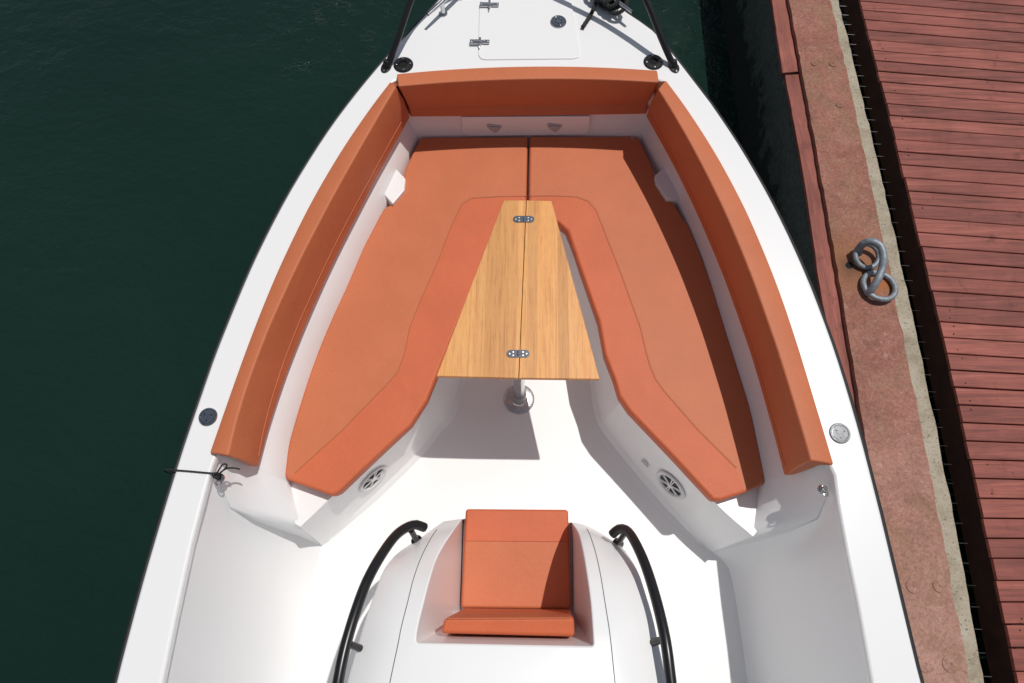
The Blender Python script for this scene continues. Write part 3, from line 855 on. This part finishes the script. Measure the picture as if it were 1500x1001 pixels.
# ------------------------------------------------------------------ seat cushions
def seatcush(border, inner_, stitch, label):
    """border: outline of the outer strip, inner_: outline of the panel; both share the stitch line"""
    allp = UU(inner_+border, ZS); c = sum(allp, Vector())/len(allp)
    e = empty('seat_cushion', (c.x, c.y, .62)); tag(e, label, 'cushion', 'seat cushions of the bow seating')
    bm = bmesh.new()
    def face(px, mi):
        vs = []
        for p in px:
            co = U(p[0], p[1], ZS)
            hitv = [v for v in bm.verts if (v.co-co).length < 1e-5]
            vs.append(hitv[0] if hitv else bm.verts.new(co))
        f = bm.faces.new(vs); f.material_index = mi; return f
    fs = [face(inner_, 0), face(border, 1)]
    bmesh.ops.recalc_face_normals(bm, faces=bm.faces)
    if bm.faces[0:1] and list(bm.faces)[0].normal.z < 0:
        bmesh.ops.reverse_faces(bm, faces=bm.faces)
    ext_ = bmesh.ops.extrude_face_region(bm, geom=list(bm.faces), use_keep_orig=True)
    newv = [x for x in ext_['geom'] if isinstance(x, bmesh.types.BMVert)]
    for v in newv: v.co.z -= .078
    bmesh.ops.recalc_face_normals(bm, faces=bm.faces)
    me = bpy.data.meshes.new('cover'); bm.to_mesh(me); bm.free()
    o = link('cover', me, [M['lea'], M['leab']], e, 60)
    bevel(o, .016, 4, 40)
    g = G(); g.tube([p+Vector((0, 0, .0003)) for p in UU(stitch, ZS)], .0016, 6)
    g.make('stitching', M['threadd'], e)
    g = G(); off = [U(x+dx, y-1.2, ZS+.0004) for (x, y), dx in zip(stitch, [-1.5 if stitch[0][0] < 750 else 1.5]*len(stitch))]
    g.tube(off, .0010, 6); g.make('thread', M['thread'], e)
    return e
cl_ = [(771.5,288),(773.2,199.5)]
def dens(px): return px
# left
stLx = [(421,702.5)]+stL[:-1]+[(771.5,288)]
innerL = cLout[:-1]+[(415,697)]+stLx
innerL = innerL+[(773.2,199.5)]
borderL = stLx[::-1]+cLaft+cLin+[(742,318),(771,318)]
seatcush(borderL, innerL, stLx[1:], 'fully sunlit L-shaped tan seat cushion on the open water side of the wooden table')
stRx = [(1092,721.5)]+stR[:-1]+[(774.5,288)]
innerR = [(775.6,199)]+cRout+stRx
borderR = stRx[::-1]+cRaft+cRin+[(806,318),(773.5,318)]
sR_e = seatcush(borderR, innerR, stRx[1:], 'L-shaped tan seat cushion on the quay side of the table, its outer edge in shadow')
stud.make('snap_stud', M['steel'], sR_e)

# ------------------------------------------------------------------ console seat cushions
def padobj(name, outl, z, th, label, seam=None, bord=None, mats=None):
    P3 = UU(outl, z) if len(outl[0]) == 2 else UU(outl)
    c = sum(P3, Vector())/len(P3); e = empty(name, (c.x, c.y, c.z-th))
    tag(e, label, 'cushion')
    return e, P3
e, P3 = padobj('console_seat_cushion', [(682,745.5),(832.5,746.5),(837,893),(675,891)], .60, .08, 'square tan seat cushion set into the front of the console')
g = G()
a, b_, c, d = P3
t = .335
ml, mr = a.lerp(d, t), b_.lerp(c, t)
bmv = [a, b_, mr, ml, c, d]
dn = Vector((0, 0, -.075))
V = bmv+[v+dn for v in bmv]
g.V = V; g.F = [[0,1,2,3],[3,2,4,5],[6,9,8,7],[9,11,10,8],[0,6,7,1],[1,7,8,2],[2,8,10,4],[4,10,11,5],[5,11,9,3],[3,9,6,0]]; g.M = [1,0,1,0,1,1,0,0,0,1]
o = g.make('cover', [M['lea'], M['leab']], e, 60); bevel(o, .014, 4, 40)
g = G(); g.tube([ml+Vector((.006, 0, .0003)), mr+Vector((-.006, 0, .0003))], .0016, 6); g.make('stitching', M['threadd'], e)

zb = 1.20
bt = [U(651,905,zb), U(841,904,zb), U(842,933,zb-.012), U(645,928,zb-.012)]
bb = [U(677,891,.61), U(837,893,.61), U(837,893,.61)+Vector((0, -.10, 0)), U(677,891,.61)+Vector((0, -.10, 0))]
for v, k in zip(bb, (0, 1, 2, 3)): pass
e = empty('console_backrest_cushion', ((bt[0]+bt[1])/2).to_tuple()); e.location.z = .8
tag(e, 'tan backrest roll of the single console seat, seen from above', 'cushion')
mids = [p.lerp(q_, .45) for p, q_ in zip(bb, bt)]
g = G(); g.loft([bb, mids, bt], True, True)
o = g.make('cover', M['leab'], e, 60); bevel(o, .015, 4, 30)
g = G(); g.tube([bt[0]+Vector((.012, -.004, .001)), bt[1]+Vector((-.012, -.004, .001))], .0022, 6); g.make('piping', M['lea'], e)

# ------------------------------------------------------------------ table
ZT = 1.03
tb = empty('folding_table', U(760, 585, ZF)); tag(tb, 'tapered teak folding table with two steel hinges on a steel pedestal', 'table')
for half in ([(738,293.5),(770.6,293.5),(759.5,554),(639.5,551)], [(771.4,293.5),(808,294.5),(878.5,555.5),(760.3,554)]):
    g = G(); g.prism(UU(half, ZT), .026)
    bevel(g.make('table_leaf', M['teak'], tb), .0025, 2)
g = G(); a = U(771, 295, ZT-.014); b_ = U(759.9, 553, ZT-.014); g.loft([[a+Vector((-.004, 0, 0)), a+Vector((.004, 0, 0))], [b_+Vector((-.004, 0, 0)), b_+Vector((.004, 0, 0))]]); solid(g.make('added_dark_strip', M['hole'], tb), .006)  # black strip added so the leaf gap looks dark over the lit floor
for (x, y, s) in ((767, 321.5, 1.0), (758.8, 518.5, 1.0)):
    c = U(x, y, ZT+.0005); g = G(); hl, hw = .052*s, .0185*s
    pts = []
    for sgn, a0 in ((1, -90), (-1, 90)):
        for k in range(9):
            t = R(a0+k*22.5); pts.append(c+Vector((sgn*(hl-hw)+math.cos(t)*hw, math.sin(t)*hw, .002)))
    g.prism(pts, .002); g.tube([c+Vector((0, -.012, .003)), c+Vector((0, .012, .003))], .003, 8)
    h = g.make('hinge', M['capsteel'], tb)
    for dx, dy in ((-.038, 0), (-.022, .008), (-.022, -.008), (.038, 0), (.022, .008), (.022, -.008)):
        g = G(); g.lathe([(.0035, 0), (.0035, .001), (0, .0012)], c+Vector((dx, dy, .002)), n=10); g.make('screw', M['steelr'], h)
pc = U(760, 585, ZF)
g = G(); g.tube([pc+Vector((0, 0, .10)), pc+Vector((0, 0, ZT-.027-ZF))], .030, 28); g.make('pedestal', M['steel'], tb)
g = G(); g.lathe([(.088, 0), (.088, .004), (.078, .010), (.045, .014), (.040, .020), (.038, .10), (.0305, .102)], pc+Vector((0, 0, .001)), n=44)
fo = g.make('pedestal_foot', M['steelr'], tb)
for k in range(6):
    t = k*math.pi/3+.4; g = G(); g.lathe([(.005, 0), (.005, .002), (0, .003)], pc+Vector((math.cos(t)*.066, math.sin(t)*.066, .011)), n=10); g.make('screw', M['steel'], fo)
g = G(); g.box(pc+Vector((0, 0.05, ZT-ZF-.034)), .30, .30, .012); g.make('mounting_plate', M['steelr'], tb)

# ------------------------------------------------------------------ ropes
e = empty('knotted_rope', U(320, 695, 1.08)); tag(e, 'thin black cord knotted to the steel eye and led over the water side gunwale', 'rope')
g = G(); zc = 1.097
over = [U(318,694,1.09), U(300,692.5,zc), U(278,690.5,zc), U(258,689,zc), U(250,688.3,1.10)]
lastp = over[-1]
over += [lastp+Vector((-.03, 0, -.01)), lastp+Vector((-.045, 0, -.07)), lastp+Vector((-.04, 0, -.35)), lastp+Vector((-.04, 0, -.8))]
g.tube(resample(over, 40), .0034, 8); g.make('cord', M['rope'], e)
g = G()
g.tube(resample([U(317,695,1.09),U(321,688,1.12),U(326,681,1.13),U(331,680,1.13),U(332,684,1.12),U(326,690,1.10),U(320,696,1.09)], 30), .0034, 8)
g.tube(resample([U(318,697,1.09),U(326,690,1.11),U(334,686,1.09),U(344,686,1.05),U(351,687.5,1.03)], 24), .0034, 8)
kp = []
c = U(317, 696, 1.085)
for k in range(60):
    t = k/60*2*math.pi*3
    kp.append(c+Vector((math.cos(t)*.012, math.sin(t*1.0)*.010-.004*k/60, .010*math.sin(t*1.5+.5))))
g.tube(kp, .0034, 8); g.tube(resample([U(316,697,1.09),U(320,703,1.06),U(323,701,1.05),U(318,694,1.09)], 16), .004, 8)
g.make('knot', M['rope'], e)

e = empty('mooring_rope', P(893, 8)); tag(e, 'black mooring rope heaped round the quay side bow cleat, tail lying on the foredeck', 'rope')
g = G(); rnd = random.Random(3)
def chrope(pts, r=.011): g.tube(pts, r, 10)
tail = resample([P(878,-6,.05),P(873,4,.02),P(869,14,.014),P(864,24,.014),P(858,33,.014),P(853.5,40,.014)], 26)
g.tube(tail, [.0105+.0012*math.sin(i*2.1) for i in range(26)], 10)
g.make('tail', M['rope'], e)
g = G()
a, b_ = P(912,10,.075), P(868,-26,.075)
coil = []
for k in range(150):
    s = k/150; t = s*2*math.pi*7
    c = a.lerp(b_, .12+.76*(.5-.5*math.cos(s*math.pi*3)))
    coil.append(c+Vector((math.cos(t)*.045, math.sin(t)*.040, .018*math.sin(t*1.0+1)+.02*math.sin(s*9)-.01)))
g.tube(coil, .0105, 8)
coil = []
for k in range(90):
    s = k/90; t = s*2*math.pi*4+.7
    c = P(890, 2, .03).lerp(P(900, -10, .05), s)
    coil.append(c+Vector((math.cos(t)*.065, math.sin(t)*.038, .02*math.sin(t*2))))
g.tube(coil, .0105, 8)
g.make('coil', M['rope'], e)

# ================================================================== THE QUAY
def line(px, z, ext0=4.0, ext1=5.0, n=0):
    p = UU(px, z); p = [p[0]+(p[0]-p[1]).normalized()*ext0]+p+[p[-1]+(p[-1]-p[-2]).normalized()*ext1]
    return p
qy = empty('quay_beam', U(1250, 400, 0)); tag(qy, 'red painted concrete quay beam with a bare grey edge along the boat', 'quay')
ql = [(1156,0),(1174,100),(1186,168),(1210,300),(1228,400),(1240,460),(1276,700),(1300,850),(1325,1001)]
qm = [(1216,0),(1238,92),(1260,200),(1284,304),(1304,400),(1316,460),(1340,580),(1362,700),(1375,750),(1393,833),(1405,910),(1419,1001)]
qr = [(1230,0),(1252,92),(1284,228),(1302,304),(1322,400),(1344,468),(1366,590),(1386,700),(1398,750),(1412,830),(1425,900),(1443,1001)]
def jit(pts, n, a, seed):
    rr = random.Random(seed); q = resample(pts, n, False); out = []
    for i, p in enumerate(q):
        out.append(p+Vector((rr.uniform(-a, a)+a*.5*math.sin(i*.9+seed), 0, 0)))
    return out
NQ = 260
ql, qm, qr = fair(ql, 2), fair(qm, 2), fair(qr, 2)
l3 = resample(line(ql, ZQ), NQ, False); m3 = jit(line(qm, ZQ), NQ, .0045, 1); r3 = jit(line(qr, ZQ), NQ, .003, 5)
g = G()
lj = jit(l3, NQ, .0025, 9)
dnv = lambda ps, z: [Vector((p.x, p.y, z)) for p in ps]
g.loft([dnv(lj, -.4), lj, m3])
g.make('painted_concrete', M['redcon'], qy, 50)
g = G(); m3b = [p+Vector((-.02, 0, .0)) for p in m3]; 
g.loft([[p+Vector((.0, 0, -.006)) for p in m3], [p+Vector((.006, 0, -.010)) for p in m3], [p+Vector((0, 0, -.010)) for p in r3], [p+Vector((.006, 0, -.03)) for p in r3], dnv(r3, -.4)])
g.make('bare_concrete_edge', M['greycon'], qy, 50)
# fixings
for (x, y, r) in ((1193,93,.020),(1220,94,.022),(1230,154,.020),(1337,859,.030),(1375,859,.026),(1355,973,.034),(1392,973,.034)):
    c = U(x, y, ZQ); g = G()
    g.lathe([(r, -.004), (r, .003), (r*.93, .0045), (r*.2, .004), (r*.16, .001), (0, .001)], c, n=26)
    g.make('fixing_cap', M['redcon'], qy)
g = G(); g.lathe([(.019, 0), (.019, .0022), (0, .0024)], U(1244, 389, ZQ), n=20); g.make('bolt_hole', M['hole'], qy)
# ledge in the joint
g = G(); a_ = [p+Vector((.006, 0, -.26)) for p in r3]; b2 = [p+Vector((.16, 0, -.30)) for p in r3]
g.loft([a_, b2, [p+Vector((0, 0, -.6)) for p in b2]]); g.make('joint_ledge', M['rustbar'], qy)

# boardwalk planks
ly = [2,15,29,43.6,58,73.6,88.6,104,119.5,135.5,152,168.6,186,204,222,241,260,279.5,299,319,340,361,382,404,426,448,471,494,518,542,567,593,619,646,673,701,730,759.3,788.8,818,850.5,882,914.8,949.5,984,1020]
def dyof(y): 
    P_ = [(0,20.5),(60,19),(120,17),(190,13.8),(320,12),(400,10.5),(500,8),(600,4.2),(700,1.8),(760,.4),(1100,0)]
    for (a, b_), (c, d) in zip(P_[:-1], P_[1:]):
        if a <= y <= c: return b_+(d-b_)*(y-a)/(c-a)
    return 0
bwpx = [(1260,0),(1278,72),(1298,148),(1310,200),(1336,300),(1360,400),(1384,505),(1406,600),(1428,700),(1441,760),(1466,875),(1492,1001),(1500,1040)]
bwpx = fair(bwpx, 2)
def bwx(y):
    for (a, b_), (c, d) in zip(bwpx[:-1], bwpx[1:]):
        if b_ <= y <= d: return a+(c-a)*(y-b_)/(d-b_)
    return bwpx[-1][0]
ZB = .80
Ls = [U(bwx(y), y, ZB) for y in ly]
Ds = []
for y in ly:
    a = U(bwx(y), y, ZB); b_ = U(1500, y+dyof(y), ZB)
    if 1500-bwx(y) < 60: b_ = U(bwx(y)+100, y, ZB)
    Ds.append((b_-a).normalized())
# smooth directions
Ds = [sum([Ds[max(0, min(len(Ds)-1, i+k))] for k in range(-3, 4)], Vector()).normalized() for i in range(len(Ds))]
s0 = Ls[0]-Ls[1]; s1 = Ls[-1]-Ls[-2]
for k in range(28): Ls.insert(0, Ls[0]+s0); Ds.insert(0, Ds[0])
for k in range(34): Ls.append(Ls[-1]+s1); Ds.append(Ds[-1])
g = G(); rnd = random.Random(11)
for i in range(len(Ls)-1):
    a, b_ = Ls[i], Ls[i+1]; da, db = Ds[i], Ds[i+1]
    u = (b_-a); gap = .0045+rnd.uniform(-.0015, .0025)
    gl = u.normalized()*gap/2; e0 = rnd.uniform(-.004, .004)
    W = 3.4; h = rnd.uniform(-.002, .002)
    ns = 1
    A = a+gl+da*e0; B = b_-gl+db*e0
    p = [A, a+gl+da*W, b_-gl+db*W, B]
    # each board: bevelled long edges
    p = [Vector((q.x, q.y, ZB+h)) for q in p]
    inn = u.normalized()*.0025
    g.add([p[0]+Vector((0,0,-.0025)), p[0]+inn, p[3]-inn, p[3]+Vector((0,0,-.0025)), p[1]+Vector((0,0,-.0025)), p[1]+inn, p[2]-inn, p[2]+Vector((0,0,-.0025)),
           p[0]+Vector((0,0,-.018)), p[3]+Vector((0,0,-.018)), p[1]+Vector((0,0,-.018)), p[2]+Vector((0,0,-.018))],
          [[1,5,6,2],[0,4,5,1],[2,6,7,3],[0,1,2,3],[8,10,4,0],[3,7,11,9],[8,0,3,9]])
bw = g.make('boardwalk', M['plank'], None, 30); tag(bw, kind='structure')
g = G()
xr = [p+d*.10 for p, d in zip(Ls, Ds)]
# joist under the edge and dark underdeck
for off in (.035, 1.0, 2.0, 3.0):
    a = [Vector((p.x, p.y, ZB-.020))+d*off for p, d in zip(Ls, Ds)]
    b2 = [q+Vector((.07, 0, 0)) for q in a]
    g = G(); g.loft([[q+Vector((0, 0, -.20)) for q in a], a, b2, [q+Vector((0, 0, -.20)) for q in b2]])
    g.make('joist', M['rustbar'], bw)
# screws in the planks
g = G()
for i in range(20, len(Ls)-25):
    for off in (.06,):
        for f in (.25, .75):
            if rnd.random() < .7: continue
            c = (Ls[i].lerp(Ls[i+1], f))+Ds[i]*(off+rnd.uniform(-.01, .01)); c.z = ZB+.0015
            g.lathe([(.0035, 0), (.0035, .0008), (0, .001)], c, n=8)
tag(g.make('screw', M['rustbar'], bw), kind='stuff')
# pale rods at plank spacing stand in for sunlight streaks through the gaps
base = None
for i in range(28, 28+len(ly)-1):
    y = ly[i-28]+7
    qx = None
    for (a, b_), (c, d) in zip(qr[:-1], qr[1:]):
        if b_ <= y <= d: qx = a+(c-a)*(y-b_)/(d-b_)
    if qx is None or y < 8: continue
    ln = 9+rnd.uniform(-2, 3)
    c = U(qx-1, y, ZQ-.045); d = U(qx+ln, y+.6, ZQ-.045)
    g = G(); g.tube([c, d], .0013+rnd.uniform(-.0004, .0005), 6)
    if base is None:
        g.make('light_streak', M['steelr'], qy)
    else: pass
    
# fender timbers
def timber(lpx, rpx, label, e0, e1):
    a = UU(lpx, .72); b_ = UU(rpx, .72)
    if e0: a.insert(0, a[0]+(a[0]-a[1]).normalized()*e0); b_.insert(0, b_[0]+(b_[0]-b_[1]).normalized()*e0)
    if e1: a.append(a[-1]+(a[-1]-a[-2]).normalized()*e1); b_.append(b_[-1]+(b_[-1]-b_[-2]).normalized()*e1)
    n = 90; a = resample(a, n, False); b_ = resample(b_, n, False)
    rr = random.Random(len(label))
    a = [p+Vector((rr.uniform(-.0015, .0015), 0, rr.uniform(-.001, .001))) for p in a]
    g = G(); g.loft([[Vector((p.x, p.y, .697)) for p in a], a, b_, [Vector((p.x, p.y, .697)) for p in b_]], False)
    g.add([a[0], b_[0], Vector((b_[0].x, b_[0].y, .697)), Vector((a[0].x, a[0].y, .697))], [[0,1,2,3]])
    g.add([a[-1], b_[-1], Vector((b_[-1].x, b_[-1].y, .697)), Vector((a[-1].x, a[-1].y, .697))], [[0,1,2,3]])
    o = g.make('fender_timber', M['timber'], None, 40); bevel(o, .004, 2)
    return tag(o, label, 'timber', 'fender timbers along the quay')
timber([(1130,0),(1146,107)], [(1152,0),(1171,105)], 'short visible length of red fender timber beyond the joint, far end of the quay', 4, 0)
timber([(1150,110),(1174,240),(1184,300),(1198,400),(1208,460),(1232,560),(1256,660),(1290,850)], [(1172,108.5),(1192,208),(1216,340),(1224,400),(1237,460),(1262,600),(1285,720),(1310,850)], 'long red fender timber between the boat and the concrete, running towards the viewer', 0, 6)
# dark wall below the timber
wl = line([(1130,0),(1150,110),(1174,240),(1198,400),(1208,460),(1232,560),(1256,660),(1290,850)], .697)
wl = resample([Vector((p.x, p.y, 0)) for p in wl], 420, False)
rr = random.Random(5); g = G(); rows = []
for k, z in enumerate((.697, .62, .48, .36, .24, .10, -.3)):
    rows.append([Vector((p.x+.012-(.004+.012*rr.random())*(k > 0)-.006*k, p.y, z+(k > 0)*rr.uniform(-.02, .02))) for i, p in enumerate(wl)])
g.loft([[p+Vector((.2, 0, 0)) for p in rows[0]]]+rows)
m, nt_, b_ = mat('quay_wall_stained'); v_ = coords(nt_)
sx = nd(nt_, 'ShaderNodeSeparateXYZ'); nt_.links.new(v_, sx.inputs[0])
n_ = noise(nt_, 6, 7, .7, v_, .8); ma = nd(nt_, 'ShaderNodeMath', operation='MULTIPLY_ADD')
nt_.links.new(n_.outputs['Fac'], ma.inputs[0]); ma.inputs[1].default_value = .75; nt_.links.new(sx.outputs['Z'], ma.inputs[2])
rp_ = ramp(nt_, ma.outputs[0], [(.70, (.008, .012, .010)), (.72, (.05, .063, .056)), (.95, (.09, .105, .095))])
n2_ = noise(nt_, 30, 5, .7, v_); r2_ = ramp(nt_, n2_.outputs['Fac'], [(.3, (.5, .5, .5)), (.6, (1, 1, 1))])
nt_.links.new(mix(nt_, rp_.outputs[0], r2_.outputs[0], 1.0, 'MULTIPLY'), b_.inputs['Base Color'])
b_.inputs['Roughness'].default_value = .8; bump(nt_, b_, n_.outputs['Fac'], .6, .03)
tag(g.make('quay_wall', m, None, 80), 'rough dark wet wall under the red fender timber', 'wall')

# mooring ring
mr = empty('mooring_ring', U(1262, 392, ZQ)); tag(mr, 'grey galvanised link and ring shackled to an eye on the red quay', 'mooring ring')
zq = ZQ
c = U(1270, 375, zq+.035)
g = G(); g.torus(c, .062, .0132, (.05, -.30, 1), 44, 14); g.make('eye_ring', M['galv'], mr)
g = G(); g.tube(resample(UU([(1257,372,zq+.02),(1260,362,zq+.07),(1269,355,zq+.11),(1281,355,zq+.13),(1291,363,zq+.13),(1294,378,zq+.12),(1292,394,zq+.10),(1285,411,zq+.08),(1277,424,zq+.05),(1270,430,zq+.02)]), 40), .0190, 16); g.make('link', M['galv'], mr)
c = U(1288, 419, zq+.022)
g = G(); g.torus(c, .081, .0140, (.05, .12, 1), 48, 14); g.make('loose_ring', M['galv'], mr)
